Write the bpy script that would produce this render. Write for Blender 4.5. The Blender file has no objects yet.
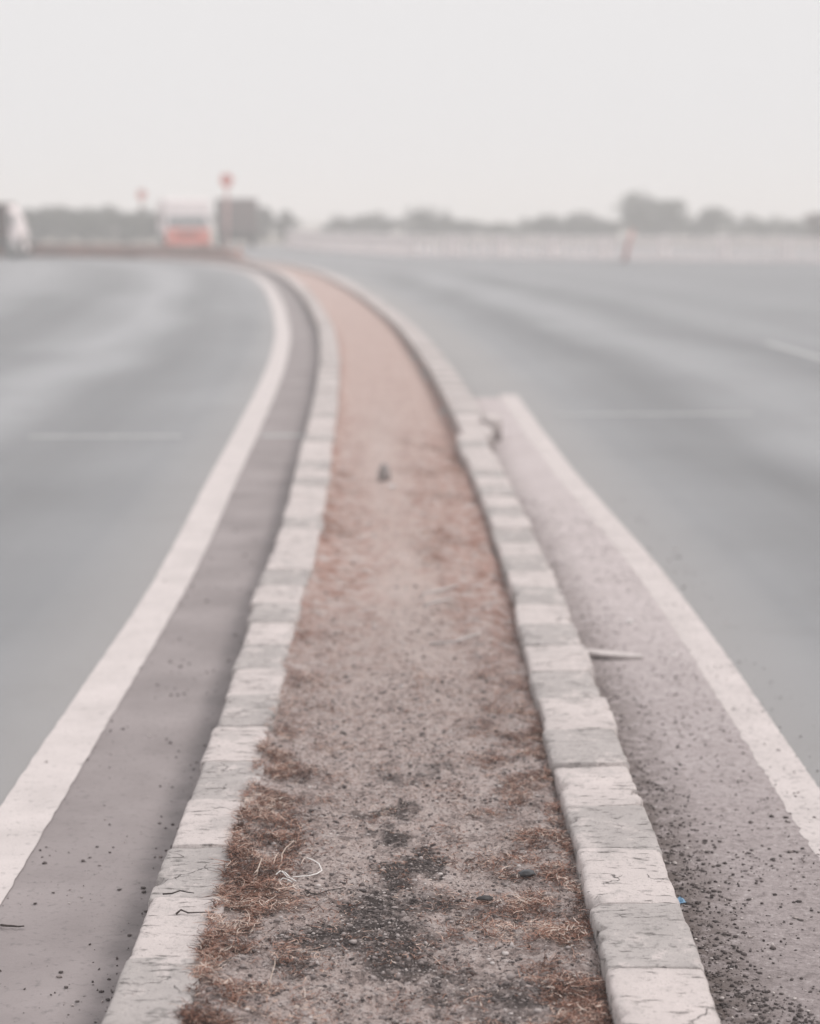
import bpy, bmesh, math, random
import numpy as np
from mathutils import Vector, Matrix, noise
R = math.radians
S = bpy.context.scene
C = S.collection
rng = random.Random(7)
nrng = np.random.default_rng(11)

# ------------------------------------------------------------------ camera
FPX, CAMH = 2000.0, 1.8
PITCH = math.atan((512 - 215) / FPX)
cd = bpy.data.cameras.new('camera')
cd.sensor_fit = 'VERTICAL'; cd.sensor_height = 36.0; cd.sensor_width = 36.0
cd.lens = FPX / 1024 * 36.0
cd.clip_start = 0.05; cd.clip_end = 6000
cd.dof.use_dof = True
cd.dof.focus_distance = 4.95
cd.dof.aperture_fstop = 2.1
cam = bpy.data.objects.new('camera', cd); C.objects.link(cam)
cam.location = (0, 0, CAMH); cam.rotation_euler = (R(90) - PITCH, 0, 0)
S.camera = cam

# ------------------------------------------------------------------ sky: Nishita greyed by an even cloud layer, brighter overhead
SUN_EL, SUN_ROT = R(50), R(78)
w = bpy.data.worlds.new('World'); S.world = w; w.use_nodes = True
nt = w.node_tree; nt.nodes.clear(); L = nt.links.new
def N(t, **k):
    n = nt.nodes.new(t)
    for a, b in k.items(): setattr(n, a, b)
    return n
sky = N('ShaderNodeTexSky', sky_type='NISHITA'); sky.sun_disc = False
sky.sun_elevation = SUN_EL; sky.sun_rotation = SUN_ROT; sky.dust_density = 6; sky.air_density = 1.0
hsv = N('ShaderNodeHueSaturation'); hsv.inputs['Saturation'].default_value = 0.12; hsv.inputs['Value'].default_value = 1.0
L(sky.outputs[0], hsv.inputs['Color'])
tc = N('ShaderNodeTexCoord'); sp = N('ShaderNodeSeparateXYZ'); L(tc.outputs['Generated'], sp.inputs[0])
ramp = N('ShaderNodeValToRGB'); L(sp.outputs['Z'], ramp.inputs[0])
e = ramp.color_ramp.elements
SKYV = 8.75
e[0].position = 0.0; e[0].color = (0.42, 0.413, 0.413, 1)
e[1].position = 1.0; e[1].color = (0.74, 0.735, 0.742, 1)
m = e.new(0.14); m.color = (0.422, 0.415, 0.417, 1)
m = e.new(0.4); m.color = (0.53, 0.525, 0.53, 1)
mul = N('ShaderNodeVectorMath', operation='SCALE'); mul.inputs['Scale'].default_value = SKYV / 0.42
L(ramp.outputs[0], mul.inputs[0])
mix = N('ShaderNodeMix', data_type='RGBA'); mix.inputs[0].default_value = 0.93
L(hsv.outputs[0], mix.inputs[6]); L(mul.outputs[0], mix.inputs[7])
bg = N('ShaderNodeBackground'); bg.inputs['Strength'].default_value = 0.1
L(mix.outputs[2], bg.inputs[0])
out = N('ShaderNodeOutputWorld'); L(bg.outputs[0], out.inputs[0])

sl = bpy.data.lights.new('sun', 'SUN'); sl.energy = 1.5; sl.angle = R(16); sl.color = (1, 0.95, 0.9)
so = bpy.data.objects.new('sun', sl); C.objects.link(so)
so.rotation_euler = (R(90) - SUN_EL, 0, R(180) - SUN_ROT)
S.view_settings.view_transform = 'Standard'; S.view_settings.look = 'None'
S.view_settings.exposure = 0; S.view_settings.gamma = 1; S.view_settings.use_curve_mapping = False
S.render.engine = 'CYCLES'
S.cycles.use_denoising = True
S.cycles.max_bounces = 6; S.cycles.volume_bounces = 2
S.cycles.use_adaptive_sampling = True

# ------------------------------------------------------------------ object helpers
def tag(o, label=None, cat=None, group=None, kind=None):
    if label: o['label'] = label
    if cat: o['category'] = cat
    if group: o['group'] = group
    if kind: o['kind'] = kind
    return o
def empty(name, loc=(0, 0, 0), rz=0):
    o = bpy.data.objects.new(name, None); C.objects.link(o)
    o.location = loc; o.rotation_euler = (0, 0, rz); o.empty_display_size = 0.2
    return o
def link(name, me, mat, parent=None, smooth=False):
    for mt in (mat if isinstance(mat, (list, tuple)) else [mat]): me.materials.append(mt)
    if smooth:
        me.polygons.foreach_set('use_smooth', [True] * len(me.polygons))
    o = bpy.data.objects.new(name, me); C.objects.link(o)
    if parent: o.parent = parent
    return o
def from_bm(name, bm, mat, parent=None, smooth=False):
    bmesh.ops.recalc_face_normals(bm, faces=bm.faces[:])
    me = bpy.data.meshes.new(name); bm.to_mesh(me); bm.free()
    return link(name, me, mat, parent, smooth)
def from_np(name, V, F, mat, parent=None, smooth=False, attrs=None, uv=None):
    """V (n,3); F (m,k) all faces of one size"""
    me = bpy.data.meshes.new(name)
    V = np.asarray(V, dtype=np.float32); F = np.asarray(F, dtype=np.int32)
    me.vertices.add(len(V)); me.vertices.foreach_set('co', V.ravel())
    k = F.shape[1]
    me.loops.add(F.size); me.loops.foreach_set('vertex_index', F.ravel())
    me.polygons.add(len(F)); me.polygons.foreach_set('loop_start', np.arange(0, F.size, k, dtype=np.int32))
    me.update(calc_edges=True)
    for n_, a in (attrs or {}).items():
        at = me.attributes.new(n_, 'FLOAT', 'POINT'); at.data.foreach_set('value', np.asarray(a, dtype=np.float32))
    return link(name, me, mat, parent, smooth)
def box(bm, c, s, rot=None, bev=0.0, seg=1):
    r = bmesh.ops.create_cube(bm, size=1)
    vs = r['verts']
    bmesh.ops.scale(bm, vec=s, verts=vs)
    if bev:
        es = list({ed for v in vs for ed in v.link_edges})
        rb = bmesh.ops.bevel(bm, geom=es, offset=bev, segments=seg, affect='EDGES', profile=0.5)
        vs = list({v for f in rb['faces'] for v in f.verts} | {v for v in vs if v.is_valid})
    if rot is not None: bmesh.ops.rotate(bm, cent=(0, 0, 0), matrix=rot, verts=vs)
    bmesh.ops.translate(bm, vec=c, verts=vs)
    return vs
def cyl(bm, p0, p1, r0, r1=None, n=12):
    p0, p1 = Vector(p0), Vector(p1); d = p1 - p0
    r = bmesh.ops.create_cone(bm, cap_ends=True, segments=n, radius1=r0, radius2=r0 if r1 is None else r1, depth=d.length)
    bmesh.ops.rotate(bm, cent=(0, 0, 0), matrix=d.to_track_quat('Z', 'Y').to_matrix(), verts=r['verts'])
    bmesh.ops.translate(bm, vec=(p0 + p1) / 2, verts=r['verts'])
    return r['verts']
def prism(bm, pts, y0, y1):
    """pts in (x,z), extruded along y"""
    a = [bm.verts.new((x, y0, z)) for x, z in pts]; b = [bm.verts.new((x, y1, z)) for x, z in pts]
    n = len(pts)
    bm.faces.new(a); bm.faces.new(b[::-1])
    for i in range(n): bm.faces.new((a[i], a[(i + 1) % n], b[(i + 1) % n], b[i]))
    return a + b
def tube(bm, pts, r, n=5, taper=0.0):
    rings = []
    for i, p in enumerate(pts):
        p = Vector(p)
        t = (Vector(pts[min(i + 1, len(pts) - 1)]) - Vector(pts[max(i - 1, 0)])).normalized()
        q = t.to_track_quat('Z', 'Y'); rr = r * (1 - taper * i / (len(pts) - 1))
        rings.append([bm.verts.new(p + q @ Vector((rr * math.cos(2 * math.pi * k / n), rr * math.sin(2 * math.pi * k / n), 0))) for k in range(n)])
    for a, b in zip(rings, rings[1:]):
        for k in range(n): bm.faces.new((a[k], a[(k + 1) % n], b[(k + 1) % n], b[k]))
    bm.faces.new(rings[0][::-1]); bm.faces.new(rings[-1])

# ------------------------------------------------------------------ material helpers
class Mat:
    def __init__(s, name, rough=0.9, spec=0.3):
        s.m = bpy.data.materials.new(name); s.m.use_nodes = True
        s.nt = s.m.node_tree; s.b = s.nt.nodes['Principled BSDF']
        s.b.inputs['Roughness'].default_value = rough
        s.b.inputs['Specular IOR Level'].default_value = spec
        s.tc = s.n('ShaderNodeTexCoord')
        s.vec = s.tc.outputs['Object']
    def n(s, t, **k):
        x = s.nt.nodes.new(t)
        for a, b in k.items(): setattr(x, a, b)
        return x
    def l(s, a, b): s.nt.links.new(a, b)
    def per_object(s):
        oi = s.n('ShaderNodeObjectInfo'); a = s.n('ShaderNodeVectorMath', operation='ADD')
        ml = s.n('ShaderNodeMath', operation='MULTIPLY'); ml.inputs[1].default_value = 57.0
        s.l(oi.outputs['Random'], ml.inputs[0]); s.l(s.tc.outputs['Object'], a.inputs[0]); s.l(ml.outputs[0], a.inputs[1])
        s.vec = a.outputs[0]; return s
    def noise(s, scale, detail=4, rough=0.55, vec=None, stretch=None):
        v = vec or s.vec
        if stretch:
            mp = s.n('ShaderNodeMapping'); mp.inputs['Scale'].default_value = stretch; s.l(v, mp.inputs[0]); v = mp.outputs[0]
        x = s.n('ShaderNodeTexNoise'); x.inputs['Scale'].default_value = scale; x.inputs['Detail'].default_value = detail
        x.inputs['Roughness'].default_value = rough; s.l(v, x.inputs['Vector']); return x.outputs[0]
    def voro(s, scale, feature='F1', vec=None):
        x = s.n('ShaderNodeTexVoronoi', feature=feature); x.inputs['Scale'].default_value = scale; s.l(vec or s.vec, x.inputs['Vector'])
        return x.outputs['Distance']
    def step(s, v, lo, hi, a=0.0, b=1.0):
        x = s.n('ShaderNodeMapRange'); x.clamp = True
        for i, q in enumerate((lo, hi, a, b)): x.inputs[i + 1].default_value = q
        s.l(v, x.inputs[0]); return x.outputs[0]
    def math(s, op, a, b=None):
        x = s.n('ShaderNodeMath', operation=op)
        for i, q in enumerate((a, b)):
            if q is None: continue
            if isinstance(q, (int, float)): x.inputs[i].default_value = q
            else: s.l(q, x.inputs[i])
        return x.outputs[0]
    def mix(s, f, a, b, mode='MIX'):
        x = s.n('ShaderNodeMix', data_type='RGBA', blend_type=mode)
        for i, q in ((0, f), (6, a), (7, b)):
            if isinstance(q, (int, float)): x.inputs[i].default_value = q
            elif isinstance(q, tuple): x.inputs[i].default_value = q + (1,)
            else: s.l(q, x.inputs[i])
        return x.outputs[2]
    def attr(s, name):
        x = s.n('ShaderNodeAttribute'); x.attribute_name = name; return x.outputs['Fac']
    def col(s, c):
        if isinstance(c, tuple): s.b.inputs['Base Color'].default_value = c + (1,)
        else: s.l(c, s.b.inputs['Base Color'])
        return s
    def rough(s, v): s.l(v, s.b.inputs['Roughness']); return s
    def bump(s, h, strength=0.5, dist=0.01):
        x = s.n('ShaderNodeBump'); x.inputs['Strength'].default_value = strength; x.inputs['Distance'].default_value = dist
        s.l(h, x.inputs['Height']); s.l(x.outputs[0], s.b.inputs['Normal']); return s
def plain(name, c, c2=None, rough=0.7, scale=3.0, spec=0.3):
    M = Mat(name, rough, spec)
    c2 = c2 or tuple(v * 0.8 for v in c)
    M.col(M.mix(M.step(M.noise(scale, 5), 0.35, 0.65), c, c2)); return M.m

# ------------------------------------------------------------------ the road's course: straight, then a long bend to the left
KN = [(-6, 0), (-3, 0), (0, 0), (4, -.004), (7, -.002), (9.5, .0), (10.5, -.006), (11.6, -.03), (12.7, -.05), (14.1, -.085), (15.8, -.115), (18, -.165),
      (20.8, -.245), (24.7, -.385), (27, -.49), (31, -.71), (35, -.99), (40, -1.36), (45, -1.78), (50, -2.24), (56, -2.85), (62, -3.6), (67, -4.45),
      (71, -5.3), (75, -6.4), (79.5, -8.3), (83, -10.8), (86, -14), (88, -17.8), (89.6, -24), (90.6, -32), (91.3, -44), (91.7, -60)]
kn = np.array([(x, y) for y, x in KN], float)
ch = np.concatenate([[0], np.cumsum(np.hypot(*np.diff(kn, axis=0).T))])
def hermite(t):
    dt = np.diff(ch); sl_ = np.diff(kn, axis=0) / dt[:, None]
    mt = np.zeros_like(kn); mt[0] = sl_[0]; mt[-1] = sl_[-1]
    mt[1:-1] = (sl_[:-1] * dt[1:, None] + sl_[1:] * dt[:-1, None]) / (dt[1:] + dt[:-1])[:, None]
    i = np.clip(np.searchsorted(ch, t, side='right') - 1, 0, len(dt) - 1)
    h = dt[i]; u = (t - ch[i]) / h; u = u[:, None]; h = h[:, None]
    return ((2*u**3-3*u**2+1)*kn[i] + (u**3-2*u**2+u)*h*mt[i] + (-2*u**3+3*u**2)*kn[i+1] + (u**3-u**2)*h*mt[i+1])
tt = np.arange(0, ch[-1], 0.05)
PP = hermite(tt)
# smooth the course a little so the knots leave no kinks
ker = np.ones(41) / 41
PPs = np.stack([np.convolve(np.pad(PP[:, k], 20, mode='reflect', reflect_type='odd'), ker, 'valid') for k in (0, 1)], 1)
SA = np.concatenate([[0], np.cumsum(np.hypot(*np.diff(PPs, axis=0).T))])
TN = np.gradient(PPs, axis=0); TN /= np.hypot(TN[:, 0], TN[:, 1])[:, None]
S0 = 6.0      # arc length at y = 0 (the straight starts at y = -6); s - S0 is about the distance ahead
def path(s):
    """s = metres ahead along the course -> point, right-hand normal, tangent"""
    q = np.asarray(s, float) + S0
    p = np.stack([np.interp(q, SA, PPs[:, k]) for k in (0, 1)], -1)
    t = np.stack([np.interp(q, SA, TN[:, k]) for k in (0, 1)], -1)
    t = t / np.linalg.norm(t, axis=-1)[..., None]
    nrm = np.stack([t[..., 1], -t[..., 0]], -1)
    return p, nrm, t
SMAX = SA[-1] - S0 - 1
def su(s, u, z=0.0):
    p, n_, _ = path(np.array([s])); return Vector((p[0, 0] + n_[0, 0] * u, p[0, 1] + n_[0, 1] * u, z))
def strip(name, svals, us, z, mat, parent=None, zf=None, attrs=None):
    """sheet along the course; us: list of functions/numbers giving the offset across at s"""
    s = np.asarray(svals, float); p, n_, _ = path(s)
    cols = []
    for u in us:
        uu = np.array([u(a) for a in s]) if callable(u) else np.full(len(s), float(u))
        cols.append(uu)
    U = np.stack(cols, 1)
    X = p[:, None, 0] + n_[:, None, 0] * U; Y = p[:, None, 1] + n_[:, None, 1] * U
    Z = np.full(U.shape, float(z)) if zf is None else zf(np.repeat(s[:, None], U.shape[1], 1), U)
    V = np.stack([X, Y, Z], -1).reshape(-1, 3)
    ns, nu = U.shape
    i = np.arange(ns - 1)[:, None] * nu + np.arange(nu - 1)[None]
    F = np.stack([i, i + 1, i + nu + 1, i + nu], -1).reshape(-1, 4)
    at = {'u': U.ravel(), 's': np.repeat(s, nu)}
    if attrs: at.update(attrs(np.repeat(s[:, None], nu, 1), U))
    return from_np(name, V, F, mat, parent, True, at)
def lerp(tab):
    a = [t[0] for t in tab]; b = [t[1] for t in tab]
    return lambda s: float(np.interp(s, a, b))
def svals(a, b, near=0.15, k=0.02):
    o = [a]
    while o[-1] < b: o.append(o[-1] + max(near, abs(o[-1]) * k))
    o[-1] = b; return o
kl_out = lerp([(4, -.632), (7, -.635), (8, -.66), (8.5, -.69), (9.1, -.69), (10.5, -.685), (13, -.69), (18, -.71), (25, -.72), (90, -.72)])
kl_in = lerp([(4, -.452), (7, -.45), (8, -.468), (9, -.466), (13, -.46), (18, -.49), (25, -.49), (90, -.49)])
kr_in = lerp([(4, .438), (7, .443), (9, .45), (15.1, .452), (15.25, .505), (18, .50), (25, .48), (90, .48)])
kr_out = lerp([(4, .655), (5, .655), (6.2, .675), (8, .672), (10, .66), (15.1, .675), (15.25, .745), (18, .755), (25, .75), (90, .75)])
ll_l = lerp([(4, -1.25), (9, -1.262), (13, -1.31), (18, -1.345), (25, -1.36), (40, -1.39), (90, -1.4)])
ll_r = lerp([(4, -1.07), (9, -1.082), (13, -1.11), (18, -1.135), (25, -1.14), (40, -1.14), (90, -1.14)])
rl_l = lerp([(4, 1.147), (8, 1.16), (10, 1.145), (12, 1.115), (14, 1.085), (17, 1.08), (20, 1.12)])
rl_r = lerp([(4, 1.287), (8, 1.305), (10, 1.292), (12, 1.265), (14, 1.245), (17, 1.255), (20, 1.30)])

# ------------------------------------------------------------------ setting materials
def asphalt(name, bands):
    M = Mat(name, 0.62, 0.5)
    u = M.attr('u'); s_ = M.attr('s')
    cb = M.n('ShaderNodeCombineXYZ'); M.l(u, cb.inputs[0]); M.l(s_, cb.inputs[1])
    trk2 = M.noise(2.2, 2, 0.5, cb.outputs[0], (1, 0.02, 1))
    wob = M.math('ADD', u, M.step(M.noise(0.09, 2), 0.3, 0.7, -0.5, 0.5))
    r = M.n('ShaderNodeValToRGB'); M.l(M.step(wob, -12, 12), r.inputs[0]); r.color_ramp.interpolation = 'B_SPLINE'
    el = r.color_ramp.elements
    for k, (bu, bv) in enumerate(bands):
        q = el[0] if k == 0 else (el[1] if k == 1 else el.new(.999))
        q.position = (bu + 12) / 24; q.color = (bv, bv, bv, 1)
    pat = M.noise(0.35, 4)
    fine = M.noise(140, 2)
    f = M.math('ADD', M.math('MULTIPLY', r.outputs[0], 0.8), M.math('MULTIPLY', M.step(trk2, 0.3, 0.7), 0.14))
    f = M.math('ADD', f, M.math('MULTIPLY', M.step(pat, 0.3, 0.7), 0.18))
    c = M.mix(f, (0.088, 0.0875, 0.092), (0.312, 0.310, 0.321))
    c = M.mix(M.step(fine, 0.42, 0.62, 0, 0.5), c, (0.11, 0.111, 0.114))
    c = M.mix(M.step(M.noise(1.3, 7, .7), 0.5, 0.68, 0, 0.3), c, (0.14, 0.136, 0.136))
    # dust that has gathered beside the edge line
    edge = M.step(M.math('ABSOLUTE', u), 1.25, 1.75, 0.55, 0.0)
    c = M.mix(edge, c, (0.27, 0.25, 0.24))
    M.col(c).bump(fine, 0.25, 0.004)
    return M.m
def gutter_mat():
    M = Mat('dirty_gutter', 0.8, 0.35)
    a = M.noise(2.2, 5); b = M.noise(45, 4, 0.65); c_ = M.voro(70)
    col = M.mix(M.step(a, 0.3, 0.7), (0.195, 0.168, 0.166), (0.275, 0.240, 0.238))
    col = M.mix(M.step(b, 0.56, 0.72, 0, 0.55), col, (0.10, 0.09, 0.09))
    # grime and painted-in shade in the angle against the kerb
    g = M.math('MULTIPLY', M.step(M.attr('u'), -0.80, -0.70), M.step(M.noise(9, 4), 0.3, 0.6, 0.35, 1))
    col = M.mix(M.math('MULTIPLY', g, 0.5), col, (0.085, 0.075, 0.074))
    M.col(col).bump(b, 0.5, 0.006); return M.m
def apron_mat():
    M = Mat('dusty_apron', 0.9, 0.2)
    a = M.noise(3.0, 5); b = M.noise(60, 4, 0.7); d = M.noise(26, 6, 0.7)
    s_ = M.attr('s')
    col = M.mix(M.step(a, 0.3, 0.7), (0.43, 0.375, 0.372), (0.51, 0.452, 0.45))
    near = M.step(s_, 4.2, 9.0, 1, 0)
    col = M.mix(M.math('MULTIPLY', near, 0.75), col, (0.180, 0.150, 0.147))
    col = M.mix(M.math('MULTIPLY', M.step(b, 0.53, 0.68), M.step(s_, 4, 12, .75, .3)), col, (0.12, 0.10, 0.10))
    col = M.mix(M.math('MULTIPLY', M.step(b, 0.44, 0.32), .5), col, (0.50, 0.45, 0.445))
    blot = M.math('MULTIPLY', M.step(d, 0.54, 0.62), M.step(s_, 4.0, 14, 0.6, 0.3))
    col = M.mix(blot, col, (0.15, 0.125, 0.122))
    # dirt lying along the foot of the kerb
    g = M.math('MULTIPLY', M.step(M.attr('u'), 0.90, 0.70), M.step(M.noise(17, 5, .65), 0.36, 0.52))
    g = M.math('MULTIPLY', g, M.step(s_, 4.5, 12, 0.95, 0.45))
    col = M.mix(g, col, (0.10, 0.078, 0.07))
    M.col(col).bump(M.math('ADD', b, M.math('MULTIPLY', d, 2)), 0.8, 0.008); return M.m
def paint_mat(name, base=(0.545, 0.49, 0.478), wear=0.0):
    M = Mat(name, 0.75, 0.3)
    b = M.noise(38, 6, 0.72); a = M.noise(4, 5); f = M.noise(150, 3, .7)
    col = M.mix(M.step(a, 0.3, 0.7), base, tuple(v * 0.82 for v in base))
    col = M.mix(M.step(b, 0.57 - wear, 0.66 - wear, 0, 0.7), col, (0.24, 0.215, 0.212))
    col = M.mix(M.step(f, 0.58, 0.68, 0, 0.6), col, (0.2, 0.18, 0.178))
    M.col(col).bump(b, 0.3, 0.003); return M.m
def soil_mat():
    M = Mat('sandy_soil', 0.95, 0.12)
    big = M.noise(3.2, 5); mid = M.noise(22, 6, 0.7); fine = M.noise(105, 5, 0.75); s_ = M.attr('s')
    col = M.mix(M.step(big, 0.3, 0.7), (0.455, 0.365, 0.336), (0.53, 0.44, 0.412))
    red = M.math('MULTIPLY', M.attr('red'), M.step(M.noise(14, 6, 0.65), 0.36, 0.54))
    col = M.mix(M.math('MULTIPLY', red, 0.8), col, M.mix(M.step(s_, 5.5, 9), (0.085, 0.048, 0.039), (0.40, 0.235, 0.195)))  # red litter; up close darkened to paint the shaded gaps under the grass
    near = M.step(s_, 9.5, 6.2, 0, 1)
    col = M.mix(M.math('MULTIPLY', near, 0.45), col, (0.40, 0.325, 0.305))
    col = M.mix(M.math('MULTIPLY', near, M.step(mid, 0.50, 0.62, 0, 0.6)), col, (0.47, 0.41, 0.395))
    col = M.mix(M.math('MULTIPLY', near, M.step(mid, 0.47, 0.38, 0, 0.65)), col, (0.13, 0.102, 0.096))
    lump = M.math('MULTIPLY', M.step(s_, 6, 9), M.step(s_, 18, 14))
    col = M.mix(M.math('MULTIPLY', lump, M.step(mid, 0.47, 0.36, 0, 0.55)), col, (0.235, 0.16, 0.138))
    clod = M.noise(10, 6, 0.66)
    cw = M.math('MULTIPLY', lump, M.step(M.attr('red'), 0.15, 0.55))
    col = M.mix(M.math('MULTIPLY', cw, M.step(clod, 0.51, 0.60, 0, 0.75)), col, (0.27, 0.145, 0.115))
    col = M.mix(M.math('MULTIPLY', cw, M.step(clod, 0.455, 0.40, 0, 0.65)), col, (0.47, 0.415, 0.40))
    col = M.mix(M.math('MULTIPLY', M.step(s_, 9, 16), M.step(M.noise(4, 5, .6, None, (5, .5, 1)), .42, .6, .1, .4)), col, (0.31, 0.215, 0.19))
    dk = M.math('MULTIPLY', M.attr('dark'), M.step(M.noise(34, 6, 0.75), 0.33, 0.50, 0.25, 1))
    col = M.mix(M.math('MULTIPLY', dk, .96), col, (0.045, 0.036, 0.035))
    rn = M.step(s_, 9.5, 5.6, 0.08, 1)
    col = M.mix(M.math('MULTIPLY', rn, M.step(fine, 0.52, 0.62, 0, 0.85)), col, (0.075, 0.06, 0.056))
    col = M.mix(M.math('MULTIPLY', rn, M.step(fine, 0.44, 0.34, 0, 0.7)), col, (0.60, 0.53, 0.51))
    M.col(col).bump(M.math('ADD', fine, M.math('MULTIPLY', mid, 1.8)), 1.0, 0.01); return M.m
def earth_mat():
    M = Mat('dusty_earth', 0.95, 0.1)
    M.col(M.mix(M.step(M.noise(0.06, 6), 0.35, 0.65), (0.30, 0.26, 0.235), (0.21, 0.20, 0.155))); return M.m
M_ASL = asphalt('asphalt_left', [(-11, .3), (-9, .6), (-7.3, .8), (-6.3, .2), (-5.2, .1), (-4.5, .55), (-3.9, 1.0), (-3.5, 1.0), (-3.0, .2), (-2.6, .2), (-1.9, .5), (-1.3, .65)]); M_ASR = asphalt('asphalt_right', [(1.3, .55), (1.9, .6), (2.45, .1), (2.9, .05), (3.4, .75), (4.1, .8), (4.8, .1), (5.5, .2), (6.4, .75), (7.4, .15), (9.0, .6), (11, .3)])
M_GUT, M_APR, M_SOIL, M_EARTH = gutter_mat(), apron_mat(), soil_mat(), earth_mat()
M_LINE = paint_mat('line_paint'); M_LINE2 = paint_mat('dusty_line_paint', (0.535, 0.478, 0.466), 0.03)
M_FAINT = plain('faint_marking', (.42, .414, .414), (.31, .307, .308), scale=12)

# ------------------------------------------------------------------ ground and roads
bm = bmesh.new()
bmesh.ops.create_grid(bm, x_segments=24, y_segments=24, size=1500)
bmesh.ops.translate(bm, vec=(0, 600, -0.12), verts=bm.verts[:])
tag(from_bm('ground', bm, M_EARTH), kind='structure')

def road(name, side, mat):
    ys = np.array(svals(-4, 125, 0.25, 0.018))
    xs = np.concatenate([-np.array(svals(0.0, 60, 0.25, 0.06))[::-1][:-1], np.array(svals(0.0, 60, 0.25, 0.06))])
    X, Y = np.meshgrid(xs, ys)
    pts = np.stack([X.ravel(), Y.ravel()], 1)
    sub = PPs[::4]; tn = TN[::4]; sa = SA[::4] - S0
    idx = np.empty(len(pts), int)
    for a in range(0, len(pts), 2000):
        d2 = ((pts[a:a + 2000, None] - sub[None]) ** 2).sum(-1); idx[a:a + 2000] = d2.argmin(1)
    dv = pts - sub[idx]; t = tn[idx]
    u = dv[:, 0] * t[:, 1] - dv[:, 1] * t[:, 0]; s_ = sa[idx] + (dv * t).sum(1)
    sgn = np.sign(u); u = sgn * np.hypot(dv[:, 0], dv[:, 1])
    ny, nx = X.shape
    i = (np.arange(ny - 1)[:, None] * nx + np.arange(nx - 1)[None]).ravel()
    F = np.stack([i, i + 1, i + nx + 1, i + nx], -1)
    um = u[F].mean(1); keep = (um * side > 0) if side > 0 else (um <= 0)
    if side < 0: keep &= um > -26
    else:
        # the right-hand road ends at the foot of the pale parapet
        keep &= (Y.ravel()[F].mean(1) < 96 - 0.9 * X.ravel()[F].mean(1) + 40)
    F = F[keep]; used = np.unique(F); mp = -np.ones(len(pts), int); mp[used] = np.arange(len(used))
    V = np.concatenate([pts[used], np.zeros((len(used), 1))], 1)
    o = from_np(name, V, mp[F], mat, None, True, {'u': u[used], 's': s_[used]})
    return tag(o, kind='structure')
rl = road('road_left', -1, M_ASL); rr = road('road_right', 1, M_ASR)
rag = lambda f, a, sc, sd: (lambda s: f(s) + a * (noise.noise((s * sc, sd, 0)) + .6 * noise.noise((s * sc * 3.1, sd, 3))))
strip('edge_line', svals(-2, SMAX, 0.02, 0.01), [rag(ll_l, .004, 30, 2.5), lambda s: (ll_l(s) + ll_r(s)) / 2, rag(ll_r, .004, 30, 5.5)], 0.007, M_LINE, rl)
strip('edge_line', svals(-2, 20.1, 0.03, 0.002), [rag(rl_l, .010, 22, 3.3), lambda s: (rl_l(s) + rl_r(s)) / 2, rag(rl_r, .006, 26, 9.1)], 0.007, M_LINE2, rr)
p5 = strip('lane_dash', svals(25.0, 28.2, 0.3), [5.55, 5.7], 0.004, M_FAINT, rr)
strip('joint_seal', [18.05, 18.12, 18.20], [1.5, 2.0, 2.6, 3.3], 0.004, M_FAINT, rr)
strip('joint_seal', [16.3, 16.37, 16.45], [-3.0, -2.6, -2.0, -1.75], 0.004, M_FAINT, rl)
gut = strip('gutter', svals(-2, SMAX, 0.08, 0.012), [lambda s: ll_r(s) - .02, -.95, -.8, -.66, lambda s: kl_out(s) + .06], 0.004, M_GUT)
tag(gut, kind='structure')
strip('joint_seal', [16.3, 16.37, 16.45], [-1.1, -.9, -.74], 0.0075, M_FAINT, gut)
apr = strip('apron', svals(-2, 19.8, 0.04, 0.004),
            [lambda s: kr_out(s) - .05, .72, .8, .9, 1.0, 1.08, lambda s: rl_l(s) + .02], 0.004, M_APR,
            zf=lambda s, u: 0.0062 + 0.0 * u)
tag(apr, kind='structure')

# ------------------------------------------------------------------ median soil
def nz(x, y, z=0.0): return noise.noise((x, y, z))
def blob(s, u, s0, u0, rs, ru):
    return np.clip(1.3 - np.hypot((s - s0) / rs, (u - u0) / ru), 0, 1)
def patches(s, u):
    """dark damp gravel stains and red litter, each with its own outline"""
    sh = s.shape; sf = s.ravel(); uf = u.ravel()
    fb = lambda f, sd: np.array([nz(a * f * .62, b * f, sd) + .55 * nz(a * f * 1.7, b * f * 2.3, sd + 3) + .35 * nz(a * f * 4, b * f * 5, sd + 6) if a < 20 else 0 for a, b in zip(sf, uf)]).reshape(sh)
    wob, w2, w3 = fb(5, 2.0), fb(5.5, 17.0), fb(9, 31.0)
    s2 = s + wob * .22; u2 = u + w2 * .11
    d = np.maximum.reduce([1.15 * blob(s2, u2, 5.10, .005, .26, .085), .95 * blob(s2, u2, 5.48, -.07, .10, .17), .9 * blob(s2, u2, 4.50, -.08, .36, .22),
                           .7 * blob(s2, u2, 4.80, .10, .16, .12), .5 * blob(s2, u2, 5.95, .0, .12, .22), .6 * blob(s2, u2, 4.15, .16, .2, .25)])
    d = np.clip((d + .45 * w3 - .30) * 2.4, 0, 1)
    lft = np.clip(1 - (u2 + .46) / np.interp(s, [4, 5, 6.2, 7, 8, 10, 12, 16], [.24, .24, .19, .12, .2, .24, .14, .1]), 0, 1)
    rgt = np.clip(1 - (.45 - u2) / np.interp(s, [4, 5, 6, 7, 8, 13, 16, 22], [.34, .36, .26, .22, .46, .5, .2, .02]), 0, 1)
    r = np.maximum(lft, rgt) ** .6
    r = np.maximum(r, np.interp(s, [5.5, 8, 11, 15, 30], [.12, .4, .6, .4, .45]))
    # the fine sand trodden down the middle
    mid = np.clip(1.2 - np.abs(u2 + np.interp(s, [7, 9, 12, 16, 22], [-.06, -.02, .12, .12, 0])) / .16, 0, 1) * np.interp(s, [6.5, 8, 16, 20], [0, .55, .55, 0])
    r = np.clip(r - mid * .7, 0, 1)
    return {'dark': d.ravel(), 'red': r.ravel()}
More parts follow.
